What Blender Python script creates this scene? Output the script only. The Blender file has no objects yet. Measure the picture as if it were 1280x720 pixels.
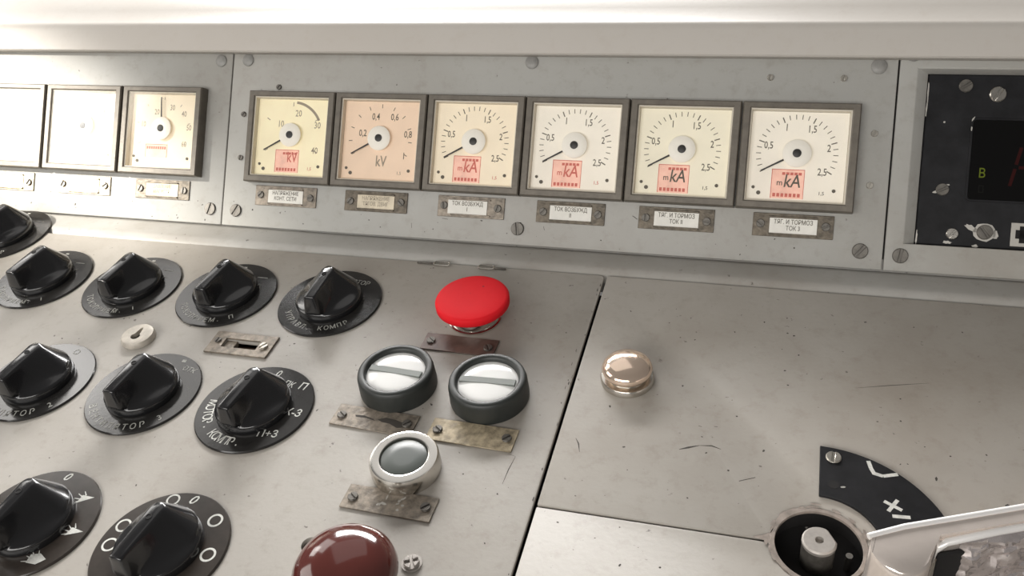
import bpy, bmesh, math, random
from mathutils import Matrix, Vector, noise
random.seed(7)
C = bpy.context.scene.collection
PI = math.pi
def R(a): return math.radians(a)

# ------------------------------------------------------------------ frames
# cab frame (panel upright) is leaned back 25.9 degrees and lifted to desk height
CAB = Matrix.Translation((0, 0, 0.95)) @ Matrix.Rotation(R(-25.9), 4, 'X')
def frame(origin, X, Y, Z):
    m = Matrix.Identity(4)
    for i, v in enumerate((X, Y, Z)):
        for k in range(3): m[k][i] = v[k]
    m.translation = origin
    return CAB @ m
PF = frame((0, 0.010, 0), (1, 0, 0), (0, 0, 1), (0, -1, 0))          # instrument panel: x right, y up, z out of the panel
PHI = 0.661178
DF = frame((0, -0.0527832, -0.12), (1, 0, 0), (0, math.cos(PHI), math.sin(PHI)), (0, -math.sin(PHI), math.cos(PHI)))  # desk

# ------------------------------------------------------------------ camera
cam = bpy.data.cameras.new('camera'); camo = bpy.data.objects.new('camera', cam); C.objects.link(camo)
cam.sensor_width = 36.0; cam.lens = 36.0 * 1107.23 / 1280.0; cam.clip_start = 0.01
Rc = Matrix(((0.95892221, 0.27218652, 0.07989182), (0.0797165, 0.01172043, -0.99674867), (-0.27223791, 0.96217313, -0.01045878)))
m = Matrix.Identity(4)
for k in range(3):
    m[k][0] = Rc[0][k]; m[k][1] = -Rc[1][k]; m[k][2] = -Rc[2][k]
m.translation = (0.19151757, -0.67352826, -0.10539205)
camo.matrix_world = CAB @ m
bpy.context.scene.camera = camo

# ------------------------------------------------------------------ light
sc = bpy.context.scene
sc.view_settings.view_transform = 'Standard'; sc.view_settings.look = 'None'
sc.view_settings.exposure = 0.0; sc.view_settings.gamma = 1.0
w = bpy.data.worlds.new('cab_interior'); sc.world = w; w.use_nodes = True
w.node_tree.nodes['Background'].inputs[0].default_value = (1.0, 0.96, 0.92, 1)
w.node_tree.nodes['Background'].inputs[1].default_value = 0.15
def area(name, loc, target, sx, sy, power, color=(1, 1, 1), spread=180):
    l = bpy.data.lights.new(name, 'AREA'); l.shape = 'RECTANGLE'; l.size = sx; l.size_y = sy
    l.energy = power; l.color = color; l.spread = R(spread)
    o = bpy.data.objects.new(name, l); C.objects.link(o); o.location = loc
    d = Vector(target) - Vector(loc); o.rotation_euler = d.to_track_quat('-Z', 'Y').to_euler()
    return o
area('side_window_light_front', (-1.15, 0.45, 1.92), (-0.2, -0.1, 0.85), 0.42, 0.42, 1.6, (1.0, 0.97, 0.93))
area('side_window_light_low', (-1.15, 0.20, 1.60), (-0.2, -0.1, 0.85), 0.26, 0.30, 1.4, (1.0, 0.97, 0.93))
area('side_window_light_rear', (-1.35, -0.52, 1.50), (-0.1, -0.1, 0.88), 0.70, 0.75, 5.5, (1.0, 0.955, 0.90))
area('windscreen_light', (-0.42, 0.95, 1.615), (-0.1, -0.35, 0.80), 1.1, 0.45, 67, (1.0, 0.985, 0.97))
area('overhead_fill_light', (-0.45, 0.45, 2.35), (-0.1, -0.1, 0.85), 1.0, 0.8, 1.5, (1.0, 0.97, 0.94))  # added overhead fill that brightens the chrome; no known lamp there
area('rear_fill_light', (-0.4, -2.2, 1.42), (0.0, 0.0, 0.95), 2.2, 0.7, 36, (1.0, 0.975, 0.94))  # added fill from behind the camera for the panel, not a known window
s = bpy.data.lights.new('sunbeam', 'SPOT'); s.energy = 1400; s.spot_size = R(12); s.spot_blend = 0.9; s.shadow_soft_size = 0.05
s.color = (1.0, 0.95, 0.87)
so = bpy.data.objects.new('sunbeam', s); C.objects.link(so); so.location = (-2.3, -1.75, 2.75); so.scale = (1, .31, 1)
so.rotation_euler = (Vector((-0.55, 0.005, 0.957)) - so.location).to_track_quat('-Z', 'Y').to_euler()

# ------------------------------------------------------------------ materials
def nodes(name):
    m = bpy.data.materials.new(name); m.use_nodes = True
    nt = m.node_tree; return m, nt, nt.nodes['Principled BSDF']
def plain(name, col, rough=0.5, metal=0.0, var=0.0, scale=60, bump=0.0, bscale=400, spec=0.5, coat=0.0):
    m, nt, b = nodes(name)
    b.inputs['Base Color'].default_value = (*col, 1); b.inputs['Roughness'].default_value = rough
    b.inputs['Metallic'].default_value = metal; b.inputs['Specular IOR Level'].default_value = spec
    b.inputs['Coat Weight'].default_value = coat; b.inputs['Coat Roughness'].default_value = 0.05
    tc = nt.nodes.new('ShaderNodeTexCoord')
    if var:
        n = nt.nodes.new('ShaderNodeTexNoise'); n.inputs['Scale'].default_value = scale; n.inputs['Detail'].default_value = 7; n.inputs['Roughness'].default_value = .65
        nt.links.new(tc.outputs['Object'], n.inputs['Vector'])
        r = nt.nodes.new('ShaderNodeMapRange'); r.inputs[1].default_value = .3; r.inputs[2].default_value = .7
        r.inputs[3].default_value = 1 - var; r.inputs[4].default_value = 1 + var
        nt.links.new(n.outputs['Fac'], r.inputs[0])
        mx = nt.nodes.new('ShaderNodeVectorMath'); mx.operation = 'MULTIPLY'; mx.inputs[0].default_value = col
        nt.links.new(r.outputs[0], mx.inputs[1]); nt.links.new(mx.outputs[0], b.inputs['Base Color'])
    if bump:
        n2 = nt.nodes.new('ShaderNodeTexNoise'); n2.inputs['Scale'].default_value = bscale; n2.inputs['Detail'].default_value = 3
        nt.links.new(tc.outputs['Object'], n2.inputs['Vector'])
        bp = nt.nodes.new('ShaderNodeBump'); bp.inputs['Strength'].default_value = bump; bp.inputs['Distance'].default_value = 0.001
        nt.links.new(n2.outputs['Fac'], bp.inputs['Height']); nt.links.new(bp.outputs[0], b.inputs['Normal'])
    return m
def worn_paint(name, col, speck=(0.07, 0.06, 0.05), dirt=(0.5, 0.42, 0.34), amount=0.66, rough=0.45, bump=0.10, dscale=6):
    """grey machine paint: orange-peel relief, broad grime, small chips"""
    m, nt, b = nodes(name); L = nt.links
    tc = nt.nodes.new('ShaderNodeTexCoord')
    def noi(scale, detail=4, rgh=.5):
        n = nt.nodes.new('ShaderNodeTexNoise'); n.inputs['Scale'].default_value = scale; n.inputs['Detail'].default_value = detail
        n.inputs['Roughness'].default_value = rgh
        L.new(tc.outputs['Object'], n.inputs['Vector']); return n.outputs['Fac']
    def ramp(src, a, c):
        r = nt.nodes.new('ShaderNodeMapRange'); r.inputs[1].default_value = a; r.inputs[2].default_value = c
        r.clamp = True; L.new(src, r.inputs[0]); return r.outputs[0]
    def mix(fac, a, c):
        x = nt.nodes.new('ShaderNodeMix'); x.data_type = 'RGBA'
        if hasattr(fac, 'links') or not isinstance(fac, float): L.new(fac, x.inputs['Factor'])
        for i, v in ((6, a), (7, c)):
            if isinstance(v, tuple): x.inputs[i].default_value = (*v, 1)
            else: L.new(v, x.inputs[i])
        return x.outputs[2]
    def mul(a, k):
        x = nt.nodes.new('ShaderNodeMath'); x.operation = 'MULTIPLY'; x.inputs[1].default_value = k; L.new(a, x.inputs[0]); return x.outputs[0]
    dcol = tuple(c * d for c, d in zip(col, dirt))
    c1 = mix(mul(ramp(noi(dscale, 6, .6), .45, .8), .55), col, dcol)
    c2 = mix(mul(ramp(noi(90, 5, .7), .52, .75), .30), c1, dcol)
    c3 = mix(mul(ramp(noi(150, 3, .6), amount, amount + .05), .75), c2, speck)
    L.new(c3, b.inputs['Base Color'])
    b.inputs['Roughness'].default_value = rough; b.inputs['Specular IOR Level'].default_value = .4
    bp = nt.nodes.new('ShaderNodeBump'); bp.inputs['Strength'].default_value = bump; bp.inputs['Distance'].default_value = .001
    L.new(noi(330, 3), bp.inputs['Height']); L.new(bp.outputs[0], b.inputs['Normal'])
    return m
def glass(name, tint=(1, 1, 1), refl=1.0):
    m = bpy.data.materials.new(name); m.use_nodes = True; nt = m.node_tree; nt.nodes.clear()
    o = nt.nodes.new('ShaderNodeOutputMaterial'); mx = nt.nodes.new('ShaderNodeMixShader')
    t = nt.nodes.new('ShaderNodeBsdfTransparent'); t.inputs[0].default_value = (*tint, 1)
    g = nt.nodes.new('ShaderNodeBsdfGlossy'); g.inputs['Roughness'].default_value = .08
    f = nt.nodes.new('ShaderNodeFresnel'); f.inputs[0].default_value = 1.45
    k = nt.nodes.new('ShaderNodeMath'); k.operation = 'MULTIPLY'; k.inputs[1].default_value = refl
    nt.links.new(f.outputs[0], k.inputs[0]); nt.links.new(k.outputs[0], mx.inputs[0])
    nt.links.new(t.outputs[0], mx.inputs[1]); nt.links.new(g.outputs[0], mx.inputs[2]); nt.links.new(mx.outputs[0], o.inputs[0])
    return m
def glow(name, col, k):
    m, nt, b = nodes(name); b.inputs['Base Color'].default_value = (*col, 1)
    b.inputs['Emission Color'].default_value = (*col, 1); b.inputs['Emission Strength'].default_value = k
    return m

M = {}
M['panel'] = worn_paint('grey panel paint', (.40, .395, .37), amount=.70, dscale=4)
M['desk'] = worn_paint('grey desk paint', (.41, .385, .348), amount=.685, dscale=5)
M['ledge'] = worn_paint('grey ledge paint', (.41, .40, .375), amount=.69, dscale=7)
M['hood'] = worn_paint('cream sill paint', (.52, .49, .45), amount=.78, dscale=3, bump=.05, dirt=(.85, .8, .75))
M['body'] = plain('dark console inside', (.02, .02, .02), .9)
M['bezel'] = plain('grey brown bezel metal', (.145, .128, .105), .45, .25, .18, 120, .1, 600)
M['inner'] = plain('pale inner frame', (.62, .57, .48), .45)
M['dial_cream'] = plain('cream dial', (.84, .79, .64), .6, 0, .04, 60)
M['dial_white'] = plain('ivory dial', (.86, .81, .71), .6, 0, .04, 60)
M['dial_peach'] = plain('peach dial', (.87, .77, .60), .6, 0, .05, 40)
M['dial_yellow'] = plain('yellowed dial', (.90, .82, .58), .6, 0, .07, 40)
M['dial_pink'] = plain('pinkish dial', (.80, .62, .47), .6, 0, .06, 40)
M['hub'] = plain('white hub', (.95, .91, .82), .5)
M['ink'] = plain('dark print', (.13, .115, .09), .7)
M['faint'] = plain('faded print', (.36, .31, .24), .7)  # pale print; on the glare dials it stands in for overexposure
M['needle'] = plain('black needle', (.03, .028, .025), .5)
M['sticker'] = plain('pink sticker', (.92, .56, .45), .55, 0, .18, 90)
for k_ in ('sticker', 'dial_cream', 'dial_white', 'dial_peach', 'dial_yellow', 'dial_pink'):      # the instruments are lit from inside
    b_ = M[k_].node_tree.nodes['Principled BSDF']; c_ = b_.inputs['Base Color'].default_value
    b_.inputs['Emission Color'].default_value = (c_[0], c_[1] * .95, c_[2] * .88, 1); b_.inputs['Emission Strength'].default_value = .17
M['redink'] = plain('red print', (.66, .17, .13), .6)
M['glass'] = glass('gauge glass', (1, 1, 1), .6)
M['smoked'] = glass('smoked screen glass', (.45, .45, .45), 1.0)
M['tag'] = plain('tarnished tag metal', (.13, .108, .08), .45, .3, .55, 180, .3, 300)
M['tag_pale'] = plain('scratched pale tag metal', (.36, .30, .205), .42, .3, .55, 190, .3, 260)
M['tag_grey'] = plain('grey tag metal', (.235, .20, .16), .42, .3, .55, 180, .3, 260)
M['tag_dark'] = plain('brown tag enamel', (.12, .075, .06), .4, .1, .35, 90, .2, 260)
M['paper'] = plain('paper insert', (.80, .78, .72), .7, 0, .06, 120)
M['paper_old'] = plain('yellowed paper insert', (.68, .60, .46), .7, 0, .2, 90)
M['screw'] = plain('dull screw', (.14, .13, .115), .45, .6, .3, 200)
M['screw_bright'] = plain('bright screw', (.55, .52, .46), .3, .9, .2, 200)
M['screw_paint'] = plain('painted screw', (.25, .245, .23), .5, .1, .15, 200)
M['slot'] = plain('screw slot dirt', (.02, .018, .015), .9)
M['bakelite'] = plain('black bakelite', (.013, .013, .014), .20, 0, 0, spec=.5, coat=.25)
M['plate_black'] = plain('black dial enamel', (.022, .021, .020), .15, 0, .25, 60, .03, 250, spec=.45)
M['plate_tinted'] = plain('black dial enamel with reflection tint', (.040, .033, .028), .22, 0, .25, 60, .03, 250, spec=.6)  # black plates too; the brown ceiling reflection is put into the colour
M['plate_edge'] = plain('bare plate edge', (.10, .09, .08), .5, .3)
M['white'] = plain('white engraving', (.62, .62, .58), .6, 0, .25, 300)
M['white_dim'] = plain('worn white engraving', (.36, .36, .33), .6, 0, .4, 300)
M['red'] = plain('red plastic', (.76, .016, .024), .6, 0, .05, 30, spec=.1)
M['chrome'] = plain('chrome', (.66, .64, .60), .16, 1.0)
M['steel'] = plain('worn steel', (.60, .57, .52), .25, 1.0, .1, 150, .1, 200)
M['brass'] = plain('warm polished nickel', (.90, .72, .58), .12, .8)
M['rubber'] = plain('grey black ring plastic', (.024, .027, .025), .46, 0, .12, 80)
M['lens'] = plain('white lamp lens', (.88, .88, .86), .12, 0, 0, spec=.6, coat=.5)
M['lensbar'] = plain('grey lens bar', (.17, .185, .17), .5)
M['button'] = plain('dark button face', (.085, .095, .088), .35)
M['maroon'] = plain('maroon bakelite', (.085, .020, .016), .12, 0, .1, 40, coat=.5)
M['module'] = plain('black module face', (.014, .014, .0155), .46, 0, .4, 60, .06, 200, spec=.2)
M['chip'] = plain('bare metal chip', (.48, .46, .42), .4, .4)
M['screen'] = plain('dark screen', (.030, .029, .028), .3)
M['led_yellow'] = glow('yellow green led', (.50, .62, .06), .75)
M['led_off'] = plain('unlit led outline', (.16, .16, .13), .5)
M['led_red'] = glow('dim red digit', (.30, .035, .03), .25)
M['scratch'] = plain('bare scratch', (.05, .043, .036), .7)
M['hole'] = plain('dark hole', (.010, .009, .009), .9)
M['rust'] = plain('dusty brown hole', (.07, .042, .028), .8, 0, .4, 150)
M['rim'] = plain('chipped paint rim', (.26, .22, .19), .7, 0, .35, 120, .4, 200)
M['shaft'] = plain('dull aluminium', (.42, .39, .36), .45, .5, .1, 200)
M['lock'] = plain('grey worn lock metal', (.50, .46, .40), .5, .3, .2, 150)
M['foil'] = plain('crumpled shiny foil', (.90, .83, .82), .16, .85, .22, 70, .5, 90)
M['edge'] = plain('bead metal with painted highlight', (.92, .90, .88), .3, .25)  # lever beads: their white highlight is put into the base colour
M['mirror'] = plain('polished metal', (.80, .72, .66), .18, .6, .08, 40, .05, 60)

# ------------------------------------------------------------------ mesh helpers (millimetres in, metres out)
class MB:
    def __init__(s): s.bm = bmesh.new()
    def face(s, pts):
        return s.bm.faces.new([s.bm.verts.new(p) for p in pts])
    def loops(s, loops, cap0=True, cap1=True):
        vs = [[s.bm.verts.new(p) for p in l] for l in loops]
        n = len(vs[0])
        for a, b in zip(vs, vs[1:]):
            for i in range(n):
                s.bm.faces.new((a[i], a[(i + 1) % n], b[(i + 1) % n], b[i]))
        if cap0: s.bm.faces.new(list(reversed(vs[0])))
        if cap1: s.bm.faces.new(vs[-1])
        return s
    def prism(s, poly, z0, z1): return s.loops([[(x, y, z0) for x, y in poly], [(x, y, z1) for x, y in poly]])
    def box(s, x0, x1, y0, y1, z0, z1): return s.prism([(x0, y0), (x1, y0), (x1, y1), (x0, y1)], z0, z1)
    def lathe(s, prof, cx=0, cy=0, n=40, cap0=True, cap1=True):
        return s.loops([[(cx + r * math.cos(2 * PI * i / n), cy + r * math.sin(2 * PI * i / n), z) for i in range(n)] for r, z in prof], cap0, cap1)
    def tube(s, pts, r, n=8):
        ls = []
        for i, p in enumerate(pts):
            p = Vector(p); t = (Vector(pts[min(i + 1, len(pts) - 1)]) - Vector(pts[max(i - 1, 0)])).normalized()
            a = t.orthogonal().normalized() if i == 0 else (ax - t * ax.dot(t)).normalized()
            ax = a; b = t.cross(a)
            ls.append([tuple(p + (a * math.cos(2 * PI * k / n) + b * math.sin(2 * PI * k / n)) * r) for k in range(n)])
        return s.loops(ls)
    def mesh(s, me, mat):
        s2 = bmesh.new(); s2.from_mesh(me); s2.transform(mat)
        tmp = bpy.data.meshes.new('t'); s2.to_mesh(tmp); s2.free(); s.bm.from_mesh(tmp); bpy.data.meshes.remove(tmp); return s
    def text(s, body, x, y, z, size, rot=0, sx=1.0, align='CENTER', shear=0.0):
        me = text_mesh(body, align)
        sh = Matrix.Identity(4); sh[0][1] = shear
        s.mesh(me, Matrix.Translation((x, y, z)) @ Matrix.Rotation(rot, 4, 'Z') @ sh @ Matrix.Diagonal((size * sx, size, 1, 1))); return s
    def arc_text(s, body, r, a0, a1, z, size, sx=.85):
        n = len(body)
        for i, ch in enumerate(body):
            if ch == ' ': continue
            a = a0 + (a1 - a0) * i / (n - 1)
            s.text(ch, r * math.cos(a), r * math.sin(a), z, size, a + PI / 2, sx)
        return s
    def out(s, name, mat, parent=None, fr=None, bevel=0, seg=2, smooth=40, extra=None, local=None):
        bm = s.bm
        bmesh.ops.recalc_face_normals(bm, faces=bm.faces)
        if bevel:
            es = [e for e in bm.edges if len(e.link_faces) == 2 and e.calc_face_angle(0) > R(35)]
            bmesh.ops.bevel(bm, geom=es, offset=bevel, segments=seg, profile=.5, affect='EDGES', clamp_overlap=True)
        bm.transform(Matrix.Scale(.001, 4))
        me = bpy.data.meshes.new(name); bm.to_mesh(me); bm.free()
        me.materials.append(mat)
        if smooth:
            for p in me.polygons: p.use_smooth = True
            me.set_sharp_from_angle(angle=R(smooth))
        o = bpy.data.objects.new(name, me); C.objects.link(o)
        if parent: o.parent = parent
        if fr is not None: o.matrix_world = fr
        if local is not None: o.matrix_local = local
        return o
_tm = {}
def text_mesh(body, align):
    k = (body, align)
    if k not in _tm:
        c = bpy.data.curves.new('t', 'FONT'); c.body = body; c.align_x = align; c.align_y = 'CENTER'; c.resolution_u = 2
        c.size = 1.4; c.offset = .014
        o = bpy.data.objects.new('t', c); C.objects.link(o); bpy.context.view_layer.update()
        me = bpy.data.meshes.new_from_object(o.evaluated_get(bpy.context.evaluated_depsgraph_get()))
        bpy.data.objects.remove(o); bpy.data.curves.remove(c); _tm[k] = me
    return _tm[k]
def tag(o, label, cat, group=None):
    o['label'] = label; o['category'] = cat
    if group: o['group'] = group
    return o
def thing(name, fr, x, y, label, cat, group=None, rot=0):
    o = bpy.data.objects.new(name, None); C.objects.link(o); o.empty_display_size = .02
    o.matrix_world = fr @ Matrix.Translation((x / 1000, y / 1000, .0002)) @ Matrix.Rotation(rot, 4, 'Z')
    return tag(o, label, cat, group)
def circle(cx, cy, r, n=40, a0=0, a1=2 * PI, closed=True):
    k = n if closed else n - 1
    return [(cx + r * math.cos(a0 + (a1 - a0) * i / k), cy + r * math.sin(a0 + (a1 - a0) * i / k)) for i in range(n)]
def rect(x0, x1, y0, y1): return [(x0, y0), (x1, y0), (x1, y1), (x0, y1)]
def rrect(x0, x1, y0, y1, r, n=5):
    p = []
    for cx, cy, a in ((x1 - r, y1 - r, 0), (x0 + r, y1 - r, 90), (x0 + r, y0 + r, 180), (x1 - r, y0 + r, 270)):
        p += [(cx + r * math.cos(R(a + 90 * i / n)), cy + r * math.sin(R(a + 90 * i / n))) for i in range(n + 1)]
    return p
def ring_prism(mb, outer, inner, z0, z1):
    """solid plate with a hole; outer and inner have the same number of points"""
    n = len(outer)
    ls = [[(x, y, z0) for x, y in outer], [(x, y, z1) for x, y in outer], [(x, y, z1) for x, y in inner], [(x, y, z0) for x, y in inner]]
    vs = [[mb.bm.verts.new(p) for p in l] for l in ls]
    for a, b in zip(vs, vs[1:] + vs[:1]):
        for i in range(n): mb.bm.faces.new((a[i], a[(i + 1) % n], b[(i + 1) % n], b[i]))
    return mb
L0 = Matrix.Identity(4)
def loc(x, y, z=0, rot=0): return Matrix.Translation((x / 1000, y / 1000, z / 1000)) @ Matrix.Rotation(rot, 4, 'Z')
# slotted screw: head with a real groove made of two half heads and a sunk floor
_scr = {}
def screw(parent, x, y, z=0, r=3.0, mat='screw', rot=0.4, h=1.2, cross=False, name='screw'):
    k = (round(r, 2), mat, h, cross)
    if k not in _scr:
        mb = MB(); g = r * .16
        mb.lathe([(r * 1.0, 0), (r * 1.0, h * .45)], n=20)
        if cross:
            for q in range(4):
                a = q * PI / 2
                pts = [(g, g)] + [(math.cos(t) * r * .97, math.sin(t) * r * .97) for t in [R(15 + 60 * i / 5) for i in range(6)]]
                pts = [(px * math.cos(a) - py * math.sin(a), px * math.sin(a) + py * math.cos(a)) for px, py in pts]
                mb.prism(pts, h * .4, h)
        else:
            b = math.asin(.17)
            for q in (0, PI):
                pts = [(r * .97 * math.cos(t), r * .97 * math.sin(t)) for t in [q + b + (PI - 2 * b) * i / 9 for i in range(10)]]
                mb.prism(pts, h * .4, h)
        o = mb.out(name, M[mat], parent, local=loc(x, y, z, rot), bevel=r * .07, seg=1)
        _scr[k] = o.data
        return o
    o = bpy.data.objects.new(name, _scr[k]); C.objects.link(o); o.parent = parent; o.matrix_local = loc(x, y, z, rot); return o

# ------------------------------------------------------------------ large sheets: instrument panel
BIG = 'screw'; PNT = 'screw_paint'
def panel(x0, x1, label, screws, y0=-78.2, y1=98):
    o = MB().box(x0, x1, y0, y1, -4, 0).out('instrument_panel', M['panel'], fr=PF, bevel=.9, seg=2)
    tag(o, label, 'panel')
    for s_ in screws:
        x, y, r, mt = s_[:4]
        if mt == PNT: MB().lathe([(r, 0), (r, .7), (r * .8, 1.5), (r * .3, 1.8)], n=24).out('screw', M[mt], o, local=loc(x, y))
        else: screw(o, x, y, 0, r, mt, random.uniform(.8, 2.2), 1.6 if r > 3 else 1.3, name='screw' if r > 3 else 'rivet')
    return o
BIG = 'screw'; PNT = 'screw_paint'
pl = panel(-640, -274.0, 'far left grey steel panel holding three square gauges, two of them glaring white', [(-285.3, -64.9, 5.6, BIG), (-285.5, 66.5, 5.4, PNT)])
pm = panel(-273.0, 271.6, 'wide middle grey steel panel carrying the row of six square gauges',
    [(-259.3, -64.9, 5.6, BIG), (-1.2, -65.2, 5.4, BIG), (256.2, -65.5, 5.6, BIG), (-.3, 68.2, 5.4, PNT), (258.7, 68.0, 5.6, PNT), (-258.5, 67.5, 5.4, PNT),
     (184, 58.8, 2.4, 'screw_bright'), (235.5, 59, 2.4, 'screw_bright'), (259.3, 19.6, 2.4, 'screw_bright'), (259, -17.9, 2.4, 'screw_bright'),
     (-258.7, 19.8, 2.4, BIG), (-258.6, -18.3, 2.4, BIG), (-225.9, 44.3, 2.4, BIG)])
# right panel with an opening whose sides slope down to the sunk module
mb = MB()
def lp(x0, x1, y0, y1, z): return [(x0, y0, z), (x1, y0, z), (x1, y1, z), (x0, y1, z)]
mb.loops([lp(272.8, 560, -78.2, 98, -4), lp(272.8, 560, -78.2, 98, -.6), lp(273.3, 559.4, -77.6, 97.4, 0), lp(284, 520, -58.4, 68, 0),
          lp(285.2, 518, -58, 67, -.6), lp(292.5, 512, -58, 65, -7), lp(292.5, 512, -58, 65, -9), lp(272.8, 560, -78.2, 98, -9), lp(272.8, 560, -78.2, 98, -4)], cap0=False, cap1=False)
bmesh.ops.remove_doubles(mb.bm, verts=mb.bm.verts, dist=.001)
pr = tag(mb.out('instrument_panel', M['panel'], fr=PF, smooth=30), 'right grey steel panel framing the black display module', 'panel')
for x, y, r, mt in ((283.2, -67.0, 5.4, BIG), (281.1, 77, 5.4, PNT)): screw(pr, x, y, 0, r, mt, 1.4, 1.6)
mb = MB(); mb.box(-640, 560, -95, 110, -40, -16).out('console_body', M['body'], fr=PF)['kind'] = 'structure'

# sill above the panel (its crisp lower edge hangs over the panel top)
prof = [(73, 0.2), (72.4, 1.5), (72.6, 7.2), (73.6, 8.4), (92, 8.2), (96.5, 7.2), (99.5, 4.8), (102, 1.8), (114, -7), (160, -43), (163, -52), (90, -40), (80, -4.2)]
mb = MB(); mb.loops([[(x, y, z) for y, z in prof] for x in (-660, -171, -168, 580)])
hood = tag(mb.out('windscreen_sill', M['hood'], fr=PF, smooth=35), 'pale cream windscreen sill running above all the gauges', 'sill')
# ledge between panel foot and desk
prof = [(-70, -4.2), (-79, -4.2), (-80.4, 3), (-81.2, 7), (-88.2, 20), (-90.5, 25), (-93.0, 28.2), (-97.0, 30.5), (-103, 31), (-110, 20), (-105, -8), (-90, -14), (-72, -14)]
mb = MB(); mb.loops([[(x, y, z) for y, z in prof] for x in (-640, 560)])
mb.out('trim_1', M['ledge'], fr=PF, smooth=50)['kind'] = 'structure'

# ------------------------------------------------------------------ desk sheets
def hole_notch(cx, cy, r, a0, a1, n=16): return circle(cx, cy, r, n, R(a0), R(a1), False)
SX, SY, SR = 229.0, -178.0, 24.0
# left desk sheet with round hole and slot cut by boolean
def cut(o, cutters):
    for c in cutters:
        md = o.modifiers.new('b', 'BOOLEAN'); md.object = c; md.operation = 'DIFFERENCE'; md.solver = 'EXACT'
    bpy.context.view_layer.update()
    me = bpy.data.meshes.new_from_object(o.evaluated_get(bpy.context.evaluated_depsgraph_get()))
    o.modifiers.clear(); o.data = me
    for c in cutters: bpy.data.objects.remove(c)
    me.set_sharp_from_angle(angle=R(40))
desk_l = MB().prism(rrect(-680, 78.2, -480, 36.5, 4), -3, 0).out('console_panel', M['desk'], fr=DF, bevel=.8)
cut(desk_l, [MB().lathe([(5.2, -9), (5.2, 9)], -36.3, -228.4, 24).out('c', M['hole'], fr=DF),
             MB().prism(rect(-178, -150, -83.5, -74.5), -9, 9).out('c', M['hole'], fr=DF)])
tag(desk_l, 'left grey painted desk plate carrying the rotary switches', 'panel')
yS = -179.2
up = [(80.2, yS + .8), (SX - SR, yS + .8)] + [p for p in hole_notch(SX, SY, SR, 182, 0, 24)][1:-1] + [(SX + SR, yS + .8), (560, yS + .8), (560, 36.5), (80.2, 36.5)]
desk_r = tag(MB().prism(up, -3, 0).out('console_panel', M['desk'], fr=DF, bevel=.6), 'upper right bare grey desk plate with the round bright button', 'panel')
lo = [(80.2, -480), (560, -480), (560, yS - .8), (SX + SR, yS - .8)] + hole_notch(SX, SY, SR, 0, -178, 24)[1:-1] + [(SX - SR, yS - .8), (80.2, yS - .8)]
desk_b = tag(MB().prism(lo, -3, 0).out('console_panel', M['desk'], fr=DF, bevel=.6), 'lower right grey desk plate below the cross seam', 'panel')
MB().box(-680, 560, -480, 30, -60, -14).out('console_body', M['body'], fr=DF)['kind'] = 'structure'

# paint scratches and chips: thin flakes of bare metal lying in the paint
def flakes(parent, items, rnd=0, area_=None):
    mb = MB()
    for pts, wd in items:
        for i in range(len(pts) - 1):
            a, b = Vector(pts[i]), Vector(pts[i + 1]); d = (b - a).normalized(); nn = Vector((-d.y, d.x))
            w0 = wd * (.25 if i == 0 else 1); w1 = wd * (.25 if i == len(pts) - 2 else 1)
            mb.face([(*(a + nn * w0), .06), (*(a - nn * w0), .06), (*(b - nn * w1), .06), (*(b + nn * w1), .06)])
    for _ in range(rnd):
        x = random.uniform(area_[0], area_[1]); y = random.uniform(area_[2], area_[3]); q = random.uniform(.25, .8)
        k = random.randint(5, 7); st = random.uniform(.6, 2.2); an = random.uniform(0, PI)
        mb.face([(x + q * random.uniform(.6, 1.2) * (st * math.cos(t) * math.cos(an) - math.sin(t) * math.sin(an)),
                  y + q * random.uniform(.6, 1.2) * (st * math.cos(t) * math.sin(an) + math.sin(t) * math.cos(an)), .06) for t in [2 * PI * i / k for i in range(k)]])
    o = mb.out('paint_chips', M['scratch'], parent, local=L0, smooth=0); o['kind'] = 'stuff'; return o
flakes(desk_r, [([(152, -124.5), (157, -122.2), (163, -119.5)], .7), ([(163, -119.5), (170, -118.6), (175.5, -120.4)], .45), ([(187, -142.2), (195.6, -138)], .9),
    ([(250, -57), (270, -51.5), (292, -46)], .25), ([(91, -126), (93.5, -130), (95.5, -136.5)], .4), ([(161, -104), (163, -104.5)], .6), ([(170, -103), (172, -103)], .7)], 55, (84, 330, -175, 10))
flakes(desk_l, [([(57, -168), (57.6, -157), (59, -146.5)], .3), ([(54, -145.2), (59, -146.4)], .25), ([(-77.2, -57.5), (-75.5, -57)], .9)], 60, (-330, 74, -235, 20))
flakes(desk_b, [], 20, (84, 200, -260, -182))
# worn dark edge along the long seam
mb = MB()
for i in range(24):
    y = random.uniform(-330, 30); wd = random.uniform(.2, .8); ln = random.uniform(1, 5)
    x = 77.6 - random.random() ** 2 * 3
    mb.face([(x, y, .07), (x - wd, y + ln * .3, .07), (x - wd * .7, y + ln, .07), (x, y + ln * .8, .07)])
mb.out('edge_wear', M['scratch'], desk_l, local=L0, smooth=0)['kind'] = 'stuff'
flakes(pm, [([(-92.8, -66), (-92.3, -70)], .5), ([(90, -49.5), (94, -52)], .9), ([(20, -62), (21, -65)], .6), ([(-66, -60.5), (-61, -61)], .6)], 22, (-265, 265, -76, -58))
flakes(pl, [], 16, (-500, -290, -76, -58))

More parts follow.
